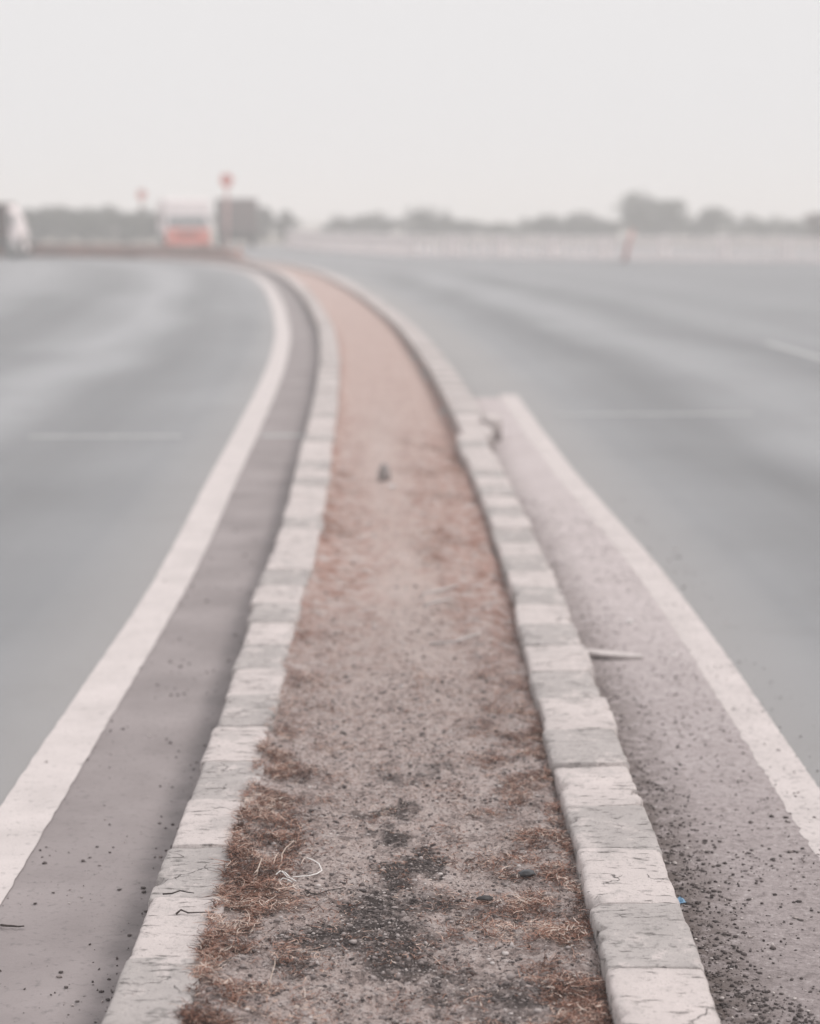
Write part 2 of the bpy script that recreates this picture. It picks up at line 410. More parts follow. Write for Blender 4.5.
def soil_z(s, u):
    sh = s.shape; sf = s.ravel(); uf = u.ravel()
    base = np.interp(sf, [4, 8, 14, 16, 20, 30, 60], [.112, .102, .092, .08, .07, .065, .06])
    base = base - .045 * np.clip((uf - .22) / .2, 0, 1) * np.interp(sf, [13, 16, 26, 34], [0, 1, 1, 0])
    base = base - .022 * np.exp(-np.clip(.45 - uf, 0, 1) / .025) + .034 * np.exp(-np.clip(uf + .46, 0, 1) / .07)
    lum = np.interp(sf, [5.5, 8, 14, 19], [.5, 1.6, 1.6, .3]) * np.clip(.55 + (uf - .0) * 1.6, .35, 1.2)
    n1 = np.array([.012 * nz(a * 2.3, b * 3, 1) + m_ * (.012 * nz(a * 6, b * 8, 4) + .010 * nz(a * 15, b * 15, 14)) + .004 * nz(b * 16, a * .8, 9) + (.011 * nz(a * 26, b * 26, 8) + .007 * nz(a * 60, b * 60, 3) if a < 13 else 0)
                   for a, b, m_ in zip(sf, uf, lum)])
    z = base + n1; k = uf < -.425; z[k] = np.minimum(z[k], .141)
    return z.reshape(sh)
sv = svals(2.6, 8.5, 0.0105, 0) + svals(8.5, SMAX, 0.03, 0.006)[1:]
uu = np.linspace(-.53, .51, 100)
soil = strip('median_soil', sv, list(uu), 0, M_SOIL, zf=soil_z, attrs=patches)
tag(soil, kind='structure')
dgs = bpy.context.evaluated_depsgraph_get()
from mathutils.bvhtree import BVHTree
bvh_soil = BVHTree.FromPolygons([v.co[:] for v in soil.data.vertices], [p.vertices[:] for p in soil.data.polygons])
def soil_at(x, y):
    h = bvh_soil.ray_cast(Vector((x, y, 1)), Vector((0, 0, -1)))
    return h[0].z if h[0] else 0.1

# ------------------------------------------------------------------ kerbs
def stone_mat(name, painted):
    M = Mat(name, 0.88, 0.25).per_object()
    a = M.noise(5, 6, .6); b = M.noise(26, 6, 0.72); f = M.noise(95, 4, 0.75); st = M.noise(9, 6, 0.68, None, (1, .6, 1))
    scr = M.noise(34, 4, 0.6, None, (.45, 1.7, 1))
    white = M.mix(M.step(a, 0.32, 0.68), (0.545, 0.483, 0.468), (0.45, 0.402, 0.39))
    bare = M.mix(M.step(a, 0.3, 0.7), (0.41, 0.373, 0.362), (0.325, 0.295, 0.286))
    if painted:
        col = M.mix(M.step(st, 0.55, 0.64, 0, 0.6), white, bare)
        col = M.mix(M.step(b, 0.57, 0.66, 0, 0.75), col, bare)
    else:
        col = M.mix(M.step(st, 0.53, 0.60, 0, 0.75), bare, white)
        col = M.mix(M.step(b, 0.55, 0.64, 0, 0.75), col, (0.20, 0.186, 0.178))
        col = M.mix(M.step(b, 0.42, 0.34, 0, 0.5), col, (0.45, 0.405, 0.39))
    col = M.mix(M.step(scr, 0.63, 0.68, 0, 0.8), col, (0.12, 0.108, 0.10))
    col = M.mix(M.step(f, 0.59, 0.67, 0, 0.7), col, (0.15, 0.136, 0.128))
    # hairline cracks
    v = M.n('ShaderNodeTexVoronoi', feature='DISTANCE_TO_EDGE'); v.inputs['Scale'].default_value = 3.4
    ad = M.n('ShaderNodeVectorMath', operation='ADD'); sc = M.n('ShaderNodeVectorMath', operation='SCALE'); sc.inputs['Scale'].default_value = 0.16
    nz_ = M.n('ShaderNodeTexNoise'); nz_.inputs['Scale'].default_value = 11; nz_.inputs['Detail'].default_value = 6; M.l(M.vec, nz_.inputs['Vector'])
    M.l(nz_.outputs['Color'], sc.inputs[0]); M.l(M.vec, ad.inputs[0]); M.l(sc.outputs[0], ad.inputs[1]); M.l(ad.outputs[0], v.inputs['Vector'])
    crack = M.math('MULTIPLY', M.step(v.outputs['Distance'], 0.008, 0.002), M.step(M.noise(6, 4), 0.55, 0.60))
    col = M.mix(M.math('MULTIPLY', crack, 0.85), col, (0.10, 0.09, 0.085))
    # splash dirt on the lower sides
    sep = M.n('ShaderNodeSeparateXYZ'); M.l(M.tc.outputs['Object'], sep.inputs[0])
    low = M.step(sep.outputs['Z'], 0.125, 0.03)
    col = M.mix(M.math('MULTIPLY', low, 0.75), col, (0.22, 0.19, 0.18))
    M.col(col).bump(M.math('SUBTRACT', M.math('ADD', b, M.math('MULTIPLY', f, .6)), M.math('ADD', crack, M.step(scr, .6, .68))), 0.9, 0.007); return M.m
M_SW, M_SG = stone_mat('whitewashed_stone', True), stone_mat('bare_stone', False)
def stone_mesh(wd, ln, ht, seed, fine=True):
    """one worn kerb stone, length along +y, origin at the middle of its foot"""
    nl = 34 if fine else 4
    r = 0.014
    prof = []
    hw = wd / 2
    prof += [(-hw, -.06), (-hw, .03), (-hw, .08), (-hw, ht - r * 1.2)]
    for a in ((160, 135, 110) if fine else (135,)): prof.append((-hw + r + r * math.cos(R(a)), ht - r + r * math.sin(R(a))))
    m_ = 9 if fine else 2
    for k in range(m_): prof.append((-hw + r + (wd - 2 * r) * (k + .5) / m_, ht))
    for a in ((70, 45, 20) if fine else (45,)): prof.append((hw - r + r * math.cos(R(a)), ht - r + r * math.sin(R(a))))
    prof += [(hw, ht - r * 1.2), (hw, .08), (hw, .03), (hw, -.06)]
    V = []; n_ = len(prof)
    for j in range(nl + 1):
        f = j / nl
        if fine:   # the ends close up with a small chamfer
            f = (0, .006, .03)[j] if j < 3 else ((1, .994, .97)[nl - j] if j > nl - 3 else .03 + .94 * (j - 2) / (nl - 4))
        y = (f - .5) * ln
        sh = 0.0022 * (1 - min(1, min(f, 1 - f) / .03)) if fine else 0
        for (x, z) in prof:
            if fine:
                q = Vector((x * 3 + seed * 7.3, y * 3, z * 3))
                d1 = noise.noise(q * 1.6) * .005 + noise.noise(q * 6) * .0028 + noise.noise(q * 18) * .0012
                ch_ = max(0, noise.noise(Vector((seed * 3.1 + (5 if x > 0 else 0), y * 14, .5))) + .6 * noise.noise(Vector((seed * 3.1, y * 45, x * 9))) - .30) * .035
                e_ = 1 if (abs(x) > hw - r * 1.1 and z > ht - r * 1.5) else 0
                x2 = x - math.copysign(ch_ * e_ + sh * .6, x) + d1 * (1 if z < ht - .002 else .3)
                V.append((x2, y, (z + d1 - ch_ * e_ - sh) if z > .05 else z))
            else: V.append((x, y, z))
    F = []
    for j in range(nl):
        for k in range(n_ - 1):
            a = j * n_ + k; F.append((a, a + 1, a + n_ + 1, a + n_))
    F.append(tuple(range(n_))[::-1]); F.append(tuple(nl * n_ + k for k in range(n_)))
    me = bpy.data.meshes.new('kerb_stone'); me.from_pydata(V, [], F); me.update(); return me
LN = 0.418
def kerb(root, fo, fi, s_start, first_white, seed):
    rg = random.Random(seed); k = 0; s = s_start; far = []
    while s < 84:
        mid = s + LN / 2; wd = abs(fo(mid) - fi(mid)); uc = (fo(mid) + fi(mid)) / 2
        p = su(mid, uc); _, _, t = path(np.array([mid])); ang = math.atan2(-t[0, 0], t[0, 1])
        white = (k % 2 == 0) == first_white
        if k > 12: white = white or rg.random() < .15
        if k < 100:
            me = stone_mesh(wd + rg.uniform(-.006, .006), LN - rg.uniform(.001, .004), .15, seed + k, k < 34)
            o = link('kerb_stone', me, M_SW if white else M_SG, root, k < 34)
            if k >= 34: me.polygons.foreach_set('use_smooth', [False] * len(me.polygons))
            if k < 14: o['label'] = 'whitewashed kerb stone' if white else 'bare grey kerb stone'
            o.location = (p.x + rg.gauss(0, .004), p.y, rg.gauss(0, .003)); o.rotation_euler = (rg.gauss(0, .006), rg.gauss(0, .012), ang + rg.gauss(0, .008))
        else: far.append((p, ang, wd))
        s += LN; k += 1
    bm = bmesh.new()
    for p, ang, wd in far: box(bm, (p.x, p.y, .05), (wd, LN - .01, .2), Matrix.Rotation(ang, 3, 'Z'))
    # ranges past the hundred nearest
    o = from_bm('kerb_stone', bm, M_SW, root); o['kind'] = 'stuff'
# the rotation above is about the origin, so the far stones are placed below with their own matrices
_box = box
def box(bm, c, s, rot=None, bev=0.0, seg=1): return _box(bm, c, s, rot, bev, seg)
KL = empty('kerb', (-.54, 4.0, 0)); KL.location = (0, 0, 0)
tag(KL, 'left kerb of whitewashed and bare grey stones, red dry grass spilling over it', 'kerb', 'kerbs of the median', 'thing')
KR = empty('kerb')
tag(KR, 'right kerb of whitewashed and bare grey stones beside the pale dusty apron', 'kerb', 'kerbs of the median', 'thing')
# a joint falls 4.70 m ahead on the left (white stone nearer), 4.24 m on the right (white stone nearer)
kerb(KL, kl_out, kl_in, 4.70 - 3 * LN, True, 100)
kerb(KR, kr_out, kr_in, 4.24 - 2 * LN, False, 400)

# ------------------------------------------------------------------ scattered ground cover
def ico():
    bm = bmesh.new(); bmesh.ops.create_icosphere(bm, subdivisions=1, radius=1)
    V = np.array([v.co[:] for v in bm.verts]); F = np.array([[v.index for v in f.verts] for f in bm.faces]); bm.free(); return V, F
IV, IF = ico()
def pebbles(name, items, mat, label=None):
    """items: (x, y, z, r, shade)"""
    n_ = len(items); A = np.array(items)
    V = np.repeat(IV[None], n_, 0) * (1 + nrng.uniform(-.28, .28, (n_, len(IV), 1)))
    V *= nrng.uniform(.45, 1.75, (n_, 1, 3)) * A[:, None, 3:4]
    V[:, :, 2] *= .6
    a = nrng.uniform(0, 6.28, n_); ca, sa_ = np.cos(a)[:, None], np.sin(a)[:, None]
    x = V[:, :, 0] * ca - V[:, :, 1] * sa_; y = V[:, :, 0] * sa_ + V[:, :, 1] * ca
    V = np.stack([x, y, V[:, :, 2]], -1) + A[:, None, :3]
    F = IF[None] + (np.arange(n_) * len(IV))[:, None, None]
    o = from_np(name, V.reshape(-1, 3), F.reshape(-1, 3), mat, None, False, {'shade': np.repeat(A[:, 4], len(IV))})
    return tag(o, label, 'gravel', None, 'stuff')
def shade_mat(name, stops, rough=0.9):
    M = Mat(name, rough, 0.2)
    r = M.n('ShaderNodeValToRGB'); M.l(M.attr('shade'), r.inputs[0]); e = r.color_ramp.elements
    e[0].position, e[0].color = stops[0][0], stops[0][1] + (1,); e[1].position, e[1].color = stops[-1][0], stops[-1][1] + (1,)
    for p, c in stops[1:-1]:
        q = e.new(p); q.color = c + (1,)
    M.col(r.outputs[0]); return M.m
M_PEB = shade_mat('pebble', [(0, (.055, .045, .044)), (.35, (.12, .10, .097)), (.6, (.27, .23, .22)), (1, (.52, .47, .455))])
M_GRS = shade_mat('dry_blade', [(0, (.035, .018, .014)), (.3, (.13, .060, .043)), (.55, (.31, .165, .122)), (.8, (.48, .345, .285)), (1, (.62, .52, .46))])
def darkness(s, u):
    a = patches(np.array([[s]]), np.array([[u]])); return a['dark'][0], a['red'][0]
# vectorised field lookups
def field(ss, us):
    a = patches(ss[:, None], us[:, None]); return a['dark'], a['red']
it = []
n_ = 42000
ss = 3.7 + 5.0 * nrng.random(n_) ** 1.6; us = nrng.uniform(-.45, .435, n_)
dk, rd = field(ss, us)
for s, u, d, r in zip(ss, us, dk, rd):
    if rng.random() > .35 + .65 * d: continue
    p = su(s, u) if s > 9 else Vector((u, s, 0))
    rad = .0011 + .0035 * rng.random() ** 3
    it.append((p.x, p.y, soil_at(p.x, p.y) + rad * .2, rad, np.clip((.25 * rng.random() if rng.random() < .75 else rng.uniform(.5, .9)) if rng.random() < d else rng.uniform(.1, 1), 0, 1)))
for _ in range(3600):   # crumbs of dry earth
    s = 3.7 + 3.6 * rng.random() ** 1.3; u = rng.uniform(-.44, .43)
    if noise.noise((s * 4, u * 5, 21)) + .5 * noise.noise((s * 11, u * 11, 4)) < rng.uniform(-.5, .35): continue
    rad = rng.uniform(.0025, .0065)
    it.append((u, s, soil_at(u, s) + rad * .25, rad, rng.choice([.12, .3, .45, .55, .62, .68])))
for _ in range(260):   # larger stones
    s = 3.7 + 8 * rng.random() ** 1.3; u = rng.uniform(-.43, .42); p = su(s, u); rad = rng.uniform(.005, .010)
    it.append((p.x, p.y, soil_at(p.x, p.y) + rad * .15, rad, rng.choice([.2, .45, .6, .75, .9])))
pebbles('gravel', it, M_PEB, 'loose gravel strewn over the sandy median strip')
it = []
for _ in range(42000):   # black grit on the right-hand apron, thick near the camera
    s = 3.7 + 9 * rng.random() ** 2.0; u = rng.uniform(.66, 1.45)
    cl = noise.noise((s * 2.5, u * 4, 5)) + .4 * noise.noise((s * 9, u * 9, 1))
    heap = math.exp(-((u - .74) / .09) ** 2) * (1 if s < 6.2 else .3) + (1.6 if s < 4.75 - (u - .66) * 1.6 + .3 * cl else 0)
    if u > 1.13 and rng.random() < .75: continue
    if rng.random() > .10 + .45 * max(0, cl) + heap * .8: continue
    rad = .0010 + .0045 * rng.random() ** 2.6
    it.append((u, s, .0065 + rad * .3, rad, rng.uniform(0, .33) if rng.random() < .86 else rng.uniform(.5, 1)))
pebbles('gravel', it, M_PEB, 'black grit scattered on the dusty right-hand apron')
it = []
for _ in range(7000):   # specks in the left gutter
    s = 3.7 + 8 * rng.random() ** 1.8; u = rng.uniform(-1.35, -.64)
    heap = math.exp(-((u + .66) / .05) ** 2)
    if u < -1.08 and rng.random() < .85: continue
    if rng.random() > .06 + .75 * max(0, noise.noise((s * 3, u * 4, 9)) + .5 * noise.noise((s * 10, u * 12, 2))) + heap * .8: continue
    rad = .0009 + .0052 * rng.random() ** 3.5
    it.append((u, s, .005 + rad * .3, rad, rng.uniform(0, .3) if rng.random() < .85 else rng.uniform(.45, 1)))
pebbles('gravel', it, M_PEB, 'dark specks of grit lying in the left gutter')

def blades(name, items, mat):
    """items: (x, y, z, azimuth, length, width, lift, curl, shade): each a curved ribbon of four segments"""
    A = np.array(items); n_ = len(A); K = 5
    f = np.linspace(0, 1, K)[None]
    az = A[:, 3:4] + A[:, 7:8] * (f - .2) * 1.6
    lift = A[:, 6:7] * (1 - 1.5 * f)
    st = A[:, 4:5] / (K - 1)
    dx, dy, dz = np.cos(az) * np.cos(lift) * st, np.sin(az) * np.cos(lift) * st, np.sin(lift) * st
    z0 = np.zeros((n_, 1))
    px = A[:, 0:1] + np.concatenate([z0, np.cumsum(dx[:, :-1], 1)], 1); py = A[:, 1:2] + np.concatenate([z0, np.cumsum(dy[:, :-1], 1)], 1)
    pz = A[:, 2:3] + np.concatenate([z0, np.cumsum(dz[:, :-1], 1)], 1)
    wd = A[:, 5:6] * (1 - .75 * f) / 2
    sx, sy = -np.sin(az) * wd, np.cos(az) * wd
    tw = nrng.uniform(-.6, .6, (n_, 1)) * wd
    V = np.stack([np.stack([px - sx, py - sy, pz - tw], -1), np.stack([px + sx, py + sy, pz + tw], -1)], 2).reshape(-1, 3)
    b = (np.arange(n_) * K * 2)[:, None] + (np.arange(K - 1) * 2)[None]
    F = np.stack([b, b + 1, b + 3, b + 2], -1).reshape(-1, 4)
    o = from_np(name, V, F, mat, None, True, {'shade': np.repeat(np.clip(A[:, 8], 0, 1), K * 2)})
    return o
def grass_patch(n_, usmp, ssmp, dens, lo, hi, liftmax, label):
    it = []
    for _ in range(n_):
        s = ssmp(); u = usmp(s)
        if not -.50 < u < .44: continue
        cl = noise.noise((s * 6, u * 7, 3)) + .5 * noise.noise((s * 17, u * 17, 6))
        if rng.random() > dens(s, u) * (.42 + 1.9 * cl): continue
        p = su(s, u)
        z = soil_at(p.x, p.y) if u > -.44 else max(soil_at(p.x, p.y), .150)
        sh = .36 + .5 * noise.noise((s * 8, u * 8, 11)) + rng.gauss(0, .34)
        it.append((p.x, p.y, z + rng.uniform(-.002, .010), rng.uniform(0, 6.28), rng.uniform(lo, hi) * (1 if rng.random() < .93 else 1.7), rng.uniform(.0011, .0026), rng.uniform(.05, liftmax), rng.gauss(0, 1.3), sh))
    return tag(blades('dry_grass', it, M_GRS), label, 'dry grass', None, 'stuff')
grass_patch(44000, lambda s: -.472 + abs(rng.gauss(0, .10)), lambda: 3.75 + 2.7 * rng.random() ** 1.2,
            lambda s, u: float(np.interp(s, [3.8, 5.1, 5.6, 6.4], [1, 1, .6, .3])), .010, .042, .62, 'matted reddish dry grass along the left kerb')
grass_patch(46000, lambda s: .437 - abs(rng.gauss(0, float(np.interp(s, [4, 5, 6, 7], [.17, .15, .11, .07])))), lambda: 3.75 + 3.0 * rng.random() ** 1.2,
            lambda s, u: float(np.interp(s, [3.8, 5.6, 6.2, 6.8], [.85, .85, .6, .4])), .008, .036, .55, 'thin brown dry grass along the right kerb')
grass_patch(42000, lambda s: rng.uniform(-.45, .43), lambda: 3.75 + 3.0 * rng.random() ** 1.1,
            lambda s, u: .42, .005, .022, .45, 'short dead straw littering the near median strip')
grass_patch(26000, lambda s: rng.choice([.43 - .42 * rng.random() ** 1.3, .43 - .42 * rng.random() ** 1.3, -.45 + .2 * rng.random() ** 1.5]), lambda: 6.5 + 9 * rng.random() ** 1.1,
            lambda s, u: max(0.0, noise.noise((s * 1.6, u * 4, 33)) + .45 * noise.noise((s * 5, u * 9, 8)) + .12) * 2.4, .02, .07, 1.0, 'reddish dead weeds in tufts farther along the median strip')

# ------------------------------------------------------------------ single small things on the ground
def rock(name, x, y, z, r, sc, mat, label, cat, sub=3):
    bm = bmesh.new(); bmesh.ops.create_icosphere(bm, subdivisions=sub, radius=r)
    sd = x * 31 + y
    for v in bm.verts:
        d = v.co.normalized()
        v.co *= 1 + .28 * noise.noise(d * 1.6 + Vector((sd, 0, 0))) + .10 * noise.noise(d * 5 + Vector((sd, 2, 0)))
        v.co = Vector((v.co.x * sc[0], v.co.y * sc[1], v.co.z * sc[2]))
    o = from_bm(name, bm, mat, None, True); o.location = (x, y, z)
    return tag(o, label, cat)
M_DARK = plain('dark_stone', (.075, .078, .085), (.045, .043, .045), .55, 40)
M_BLK = plain('black_stone', (.035, .032, .033), (.06, .055, .055), .7, 40)
M_PALE = plain('pale_stone', (.66, .62, .61), (.52, .48, .47), .8, 40)
M_GREY = plain('grey_clod', (.24, .218, .212), (.32, .285, .275), .95, 25)
def gxy(px, py, z):
    X = (px - 410) / FPX; Y = (512 - py) / FPX
    dz = Y * math.cos(PITCH) - math.sin(PITCH); dy = math.cos(PITCH) + Y * math.sin(PITCH); t = (z - CAMH) / dz
    return X * t, dy * t
x, y = gxy(527, 874, .115); rock('stone', x, y, soil_at(x, y) + .010, .017, (1.25, .8, .62), M_DARK, 'smooth blue-grey stone at the edge of dry grass by right kerb', 'stone')
x, y = gxy(485, 901, .115); rock('stone', x, y, soil_at(x, y) + .010, .015, (1.3, .7, .5), M_BLK, 'flat black stone in bare gravel, the darker of two', 'stone')
x, y = gxy(630, 625, 0); rock('stone', x, y, .013, .017, (1, .9, .8), M_PALE, 'round white stone on the dusty apron beyond the pale slab', 'stone')
x, y = gxy(673, 656, 0); rock('stone', x, y, .006, .011, (1.2, .9, .6), M_PALE, 'tiny pale stone on the apron beside the white line', 'stone')
x, y = gxy(384, 484, .08); rock('stone', x, y, soil_at(x, y) + .035, .055, (.7, .7, 1.3), M_GREY, 'dark grey upright stone standing in the sandy median', 'stone')
x, y = gxy(392, 490, .08); rock('stone', x, y, soil_at(x, y) + .012, .022, (1.2, .9, .7), M_PALE, 'small pale chip at the foot of the dark upright stone', 'stone')
# pale broken slab lying on the apron, one end propped on the dirt at the kerb
bm = bmesh.new()
pts = [(-.125, -.02), (-.05, -.034), (.04, -.03), (.125, -.012), (.12, .02), (.03, .034), (-.06, .03), (-.12, .026)]
a = [bm.verts.new((px_, py_, .007)) for px_, py_ in pts]; b = [bm.verts.new((px_ * .98, py_ * .95, -.007)) for px_, py_ in pts]
bm.faces.new(a); bm.faces.new(b[::-1])
for k in range(8): bm.faces.new((a[k], b[k], b[(k + 1) % 8], a[(k + 1) % 8]))
sb = from_bm('slab_fragment', bm, plain('weathered_concrete', (.52, .47, .46), (.42, .38, .37), .9, 30)); x, y = gxy(615, 656, .015)
sb.location = (x - .01, y, .021); sb.rotation_euler = (.05, R(5), R(-4))
tag(sb, 'thin pale broken slab propped against the right kerb on the apron', 'slab fragment')
# twine
bm = bmesh.new()
zz = lambda px, py, dz=.012: Vector((*gxy(px, py, .13), soil_at(*gxy(px, py, .13)) + dz))
tube(bm, [zz(*q) for q in [(307, 859, .02), (313, 858), (319, 860), (322, 864), (317, 869), (310, 871), (303, 872), (296, 873), (290, 873), (285, 871), (280, 871), (276, 874)]], .0016)
tube(bm, [zz(*q) for q in [(296, 879), (291, 876), (287, 873), (282, 871)]], .0016)
tube(bm, [zz(*q) for q in [(292, 880), (288, 877), (283, 876), (280, 878)]], .0014)
tag(from_bm('twine', bm, plain('white_twine', (.78, .75, .73), (.68, .65, .63), .8, 90), None, True), 'looped scrap of white twine lying by the left dry grass', 'twine')
M_STRAW = plain('straw', (.46, .38, .33), (.36, .28, .235), .85, 60)
M_TWIG = plain('black_twig', (.035, .028, .027), (.07, .055, .05), .9, 60)
def stick(name, pts, r, mat, label, cat, z=None, taper=.5):
    bm = bmesh.new(); P = []
    for q in pts:
        px, py = q[:2]; zq = q[2] if len(q) > 2 else 0
        if z is None:
            x, y = gxy(px, py, .125); P.append(Vector((x, y, soil_at(x, y) + .004 + zq)))
        else: x, y = gxy(px, py, z); P.append(Vector((x, y, z + zq)))
    tube(bm, P, r, 6, taper); return tag(from_bm(name, bm, mat, None, True), label, cat)
stick('stalk', [(281, 862), (282, 855, .01), (286, 849, .015), (291, 844, .015), (294, 839, .01)], .0022, M_STRAW, 'pale curved dry stalk just beyond the white twine', 'stalk')
stick('stalk', [(256, 878), (258, 873, .012), (262, 867, .02)], .0028, M_STRAW, 'short stout straw stalk in grass left of the white twine', 'stalk')
stick('stalk', [(266, 990), (271, 981, .015), (275, 972, .022), (275, 966, .02)], .0018, M_STRAW, 'thin bent straw in the nearest grass beside the left kerb', 'stalk')
stick('twig', [(305, 884), (311, 888, .004), (318, 889), (328, 887, .004), (345, 884)], .0022, M_TWIG, 'dark crooked twig below the white twine', 'twig')
stick('twig', [(163, 894), (172, 895, .004), (180, 893, .006), (187, 892), (194, 893)], .0022, M_TWIG, 'black crooked twig lying across a joint of the left kerb', 'twig', .154)
stick('twig', [(176, 914), (181, 913, .008), (188, 914, .003), (197, 914, .004), (214, 912)], .0026, M_TWIG, 'black forked twig on the white stone of the left kerb', 'twig', .154)
stick('twig', [(1, 925), (7, 928, .006), (13, 926), (19, 928, .004), (24, 926)], .0034, M_TWIG, 'short black twig in the left gutter beside the white line', 'twig', .01)
M_PST = plain('pale_stick', (.50, .46, .45), (.40, .36, .345), .85, 60)
stick('stick', [(420, 592), (438, 589, .01), (457, 583, .01)], .007, M_PST, 'pale stick on the sandy median, farther of the three', 'stick', None, .3)
stick('stick', [(424, 602), (440, 599, .008), (453, 597, .008)], .006, M_PST, 'pale stick on the sandy median, middle and shortest of three', 'stick', None, .3)
stick('stick', [(430, 638), (455, 641, .008), (480, 635, .008)], .006, M_PST, 'longest pale stick on the sandy median, nearest of the three', 'stick', None, .3)
# crumpled blue scrap
bm = bmesh.new(); bmesh.ops.create_grid(bm, x_segments=6, y_segments=5, size=.012)
for v in bm.verts: v.co.z = .006 + .007 * noise.noise(v.co * 120); v.co.x += .003 * noise.noise(v.co * 90 + Vector((4, 0, 0)))
bmesh.ops.solidify(bm, geom=bm.faces[:], thickness=.0008)
o = from_bm('plastic_scrap', bm, plain('blue_plastic', (.10, .22, .36), (.18, .30, .42), .45, 90)); x, y = gxy(681, 901, .01); o.location = (x, y, .006); o.rotation_euler = (.3, 0, .4)
tag(o, 'crumpled blue plastic scrap in grit at the foot of right kerb', 'plastic scrap')
# broken stump of a kerb stone where the apron ends
me = stone_mesh(.14, .30, .17, 900, True)
o = link('broken_kerb_stone', me, M_SW, None, True); x, y = gxy(489, 441, 0); o.location = (x + .01, y + .05, .03); o.rotation_euler = (R(5), R(4), R(5))
tag(o, 'broken whitewashed kerb stone tilted beside right kerb where the apron ends', 'kerb stone')

# ------------------------------------------------------------------ far side: low wall, parapet, posts
M_BROWN = plain('brown_wall', (.26, .155, .13), (.19, .125, .112), .9, 1.5)
sw = np.array([q for q in np.arange(73.5, 112, 1.0)])
bm = bmesh.new()
prev = None
p, n2, _ = path(sw)
for i in range(len(sw)):
    h = min(.58, .12 + .12 * i)
    ring = [bm.verts.new((p[i, 0] + n2[i, 0] * du, p[i, 1] + n2[i, 1] * du, z)) for du, z in ((-.16, 0), (-.16, h - .03), (-.12, h), (.12, h), (.16, h - .03), (.16, 0))]
    if prev:
        for k in range(5): bm.faces.new((prev[k], ring[k], ring[k + 1], prev[k + 1]))
    else: bm.faces.new(ring)
    prev = ring
bm.faces.new(prev[::-1])
wl = from_bm('low_wall', bm, M_BROWN); tag(wl, 'low reddish brown wall along the median round the far bend', 'wall')

M_PAR = plain('pale_concrete', (.82, .755, .745), (.74, .685, .68), .9, 1.2)
PAR = [(34, 64.5), (27, 68.5), (15.7, 76.5), (8, 81.5), (0, 88), (-4, 100), (-7.5, 118)]
par = empty('parapet', (15.7, 76.5, 0)); tag(par, 'long pale concrete parapet with balusters bounding the right-hand road', 'parapet')
def in_par(v): return (v[0] - 15.7, v[1] - 76.5, v[2] if len(v) > 2 else 0)
pa = np.array(PAR, float); cs = np.concatenate([[0], np.cumsum(np.hypot(*np.diff(pa, axis=0).T))])
stn = np.arange(0, cs[-1], 2.6)
PX = np.stack([np.interp(stn, cs, pa[:, k]) for k in (0, 1)], 1)
for i in range(len(PX) - 1):
    a, b = Vector((*PX[i], 0)), Vector((*PX[i + 1], 0)); d = b - a; ang = math.atan2(d.y, d.x); rot = Matrix.Rotation(ang, 3, 'Z')
    mid = Vector(in_par((a + b) / 2)); ln = d.length
    bm = bmesh.new()
    _box(bm, mid + Vector((0, 0, .02)), (ln - .24, .26, .28), rot, .01)
    _box(bm, mid + Vector((0, 0, .885)), (ln - .24, .24, .13), rot, .01)
    for k in range(5):
        q = mid + rot @ Vector(((k - 2) * (ln - .3) / 5, 0, .5)); _box(bm, q, (.20, .14, .68), rot)
    from_bm('panel', bm, M_PAR, par)
    bm = bmesh.new(); _box(bm, Vector(in_par(a)) + Vector((0, 0, .43)), (.24, .3, 1.1), rot, .015); from_bm('post', bm, M_PAR, par)

M_RED = plain('red_sign', (.62, .12, .08), (.55, .13, .09), .5, 4)
M_POST = plain('sign_post', (.52, .30, .27), (.46, .27, .25), .6, 6)
def sign(x, y, zc, r, label):
    t = empty('road_sign', (x, y, -.12)); tag(t, label, 'road sign', 'round red road signs')
    bm = bmesh.new(); cyl(bm, (0, 0, 0), (0, 0, zc + r * .6 + .12), .095, .085, 12); from_bm('post', bm, M_POST, t, True)
    bm = bmesh.new(); cyl(bm, (0, -.06, zc + .12), (0, -.09, zc + .12), r, r, 28); d_ = from_bm('sign_plate', bm, M_RED, t)
    bm = bmesh.new(); _box(bm, (0, -.095, zc + .12), (r * 1.1, .008, r * .3)); from_bm('pale_bar', bm, M_POST, d_)
sign(*(lambda d: ((229 - 410) / FPX * d, d))(108), 1.8 + 34 / FPX * 108, .34, 'tall red round sign on a post above the grey lorry')
sign(*(lambda d: ((145 - 410) / FPX * d, d))(150), 1.8 + 20 / FPX * 150, .36, 'small faded red sign on a post left of the orange lorry')

# marker posts
def marker(x, y, h, lean, label, col):
    t = empty('marker_post', (x, y, 0)); tag(t, label, 'marker post'); t.rotation_euler = (0, lean, 0)
    bm = bmesh.new(); cyl(bm, (0, 0, -.02), (0, 0, h), .09, .07, 14); cyl(bm, (0, 0, h), (0, 0, h + .05), .07, .03, 14); from_bm('post', bm, col, t, True)
    bm = bmesh.new(); cyl(bm, (0, 0, h * .62), (0, 0, h * .78), .084, .081, 14); from_bm('reflective_band', bm, M_POST, t, True)
    bm = bmesh.new(); cyl(bm, (0, 0, -.01), (0, 0, .05), .16, .13, 14); from_bm('base', bm, M_BLK, t, True)
x, y = gxy(624, 262, 0); marker(x, y, 1.25, R(14), 'reddish marker post leaning in front of the pale parapet', plain('faded_red', (.48, .22, .19), (.52, .28, .25), .7, 8))
x, y = gxy(239, 261, 0); marker(x, y, .5, 0, 'short orange marker post at the start of the low brown wall', plain('orange_plastic', (.55, .20, .10), (.48, .2, .12), .6, 8))

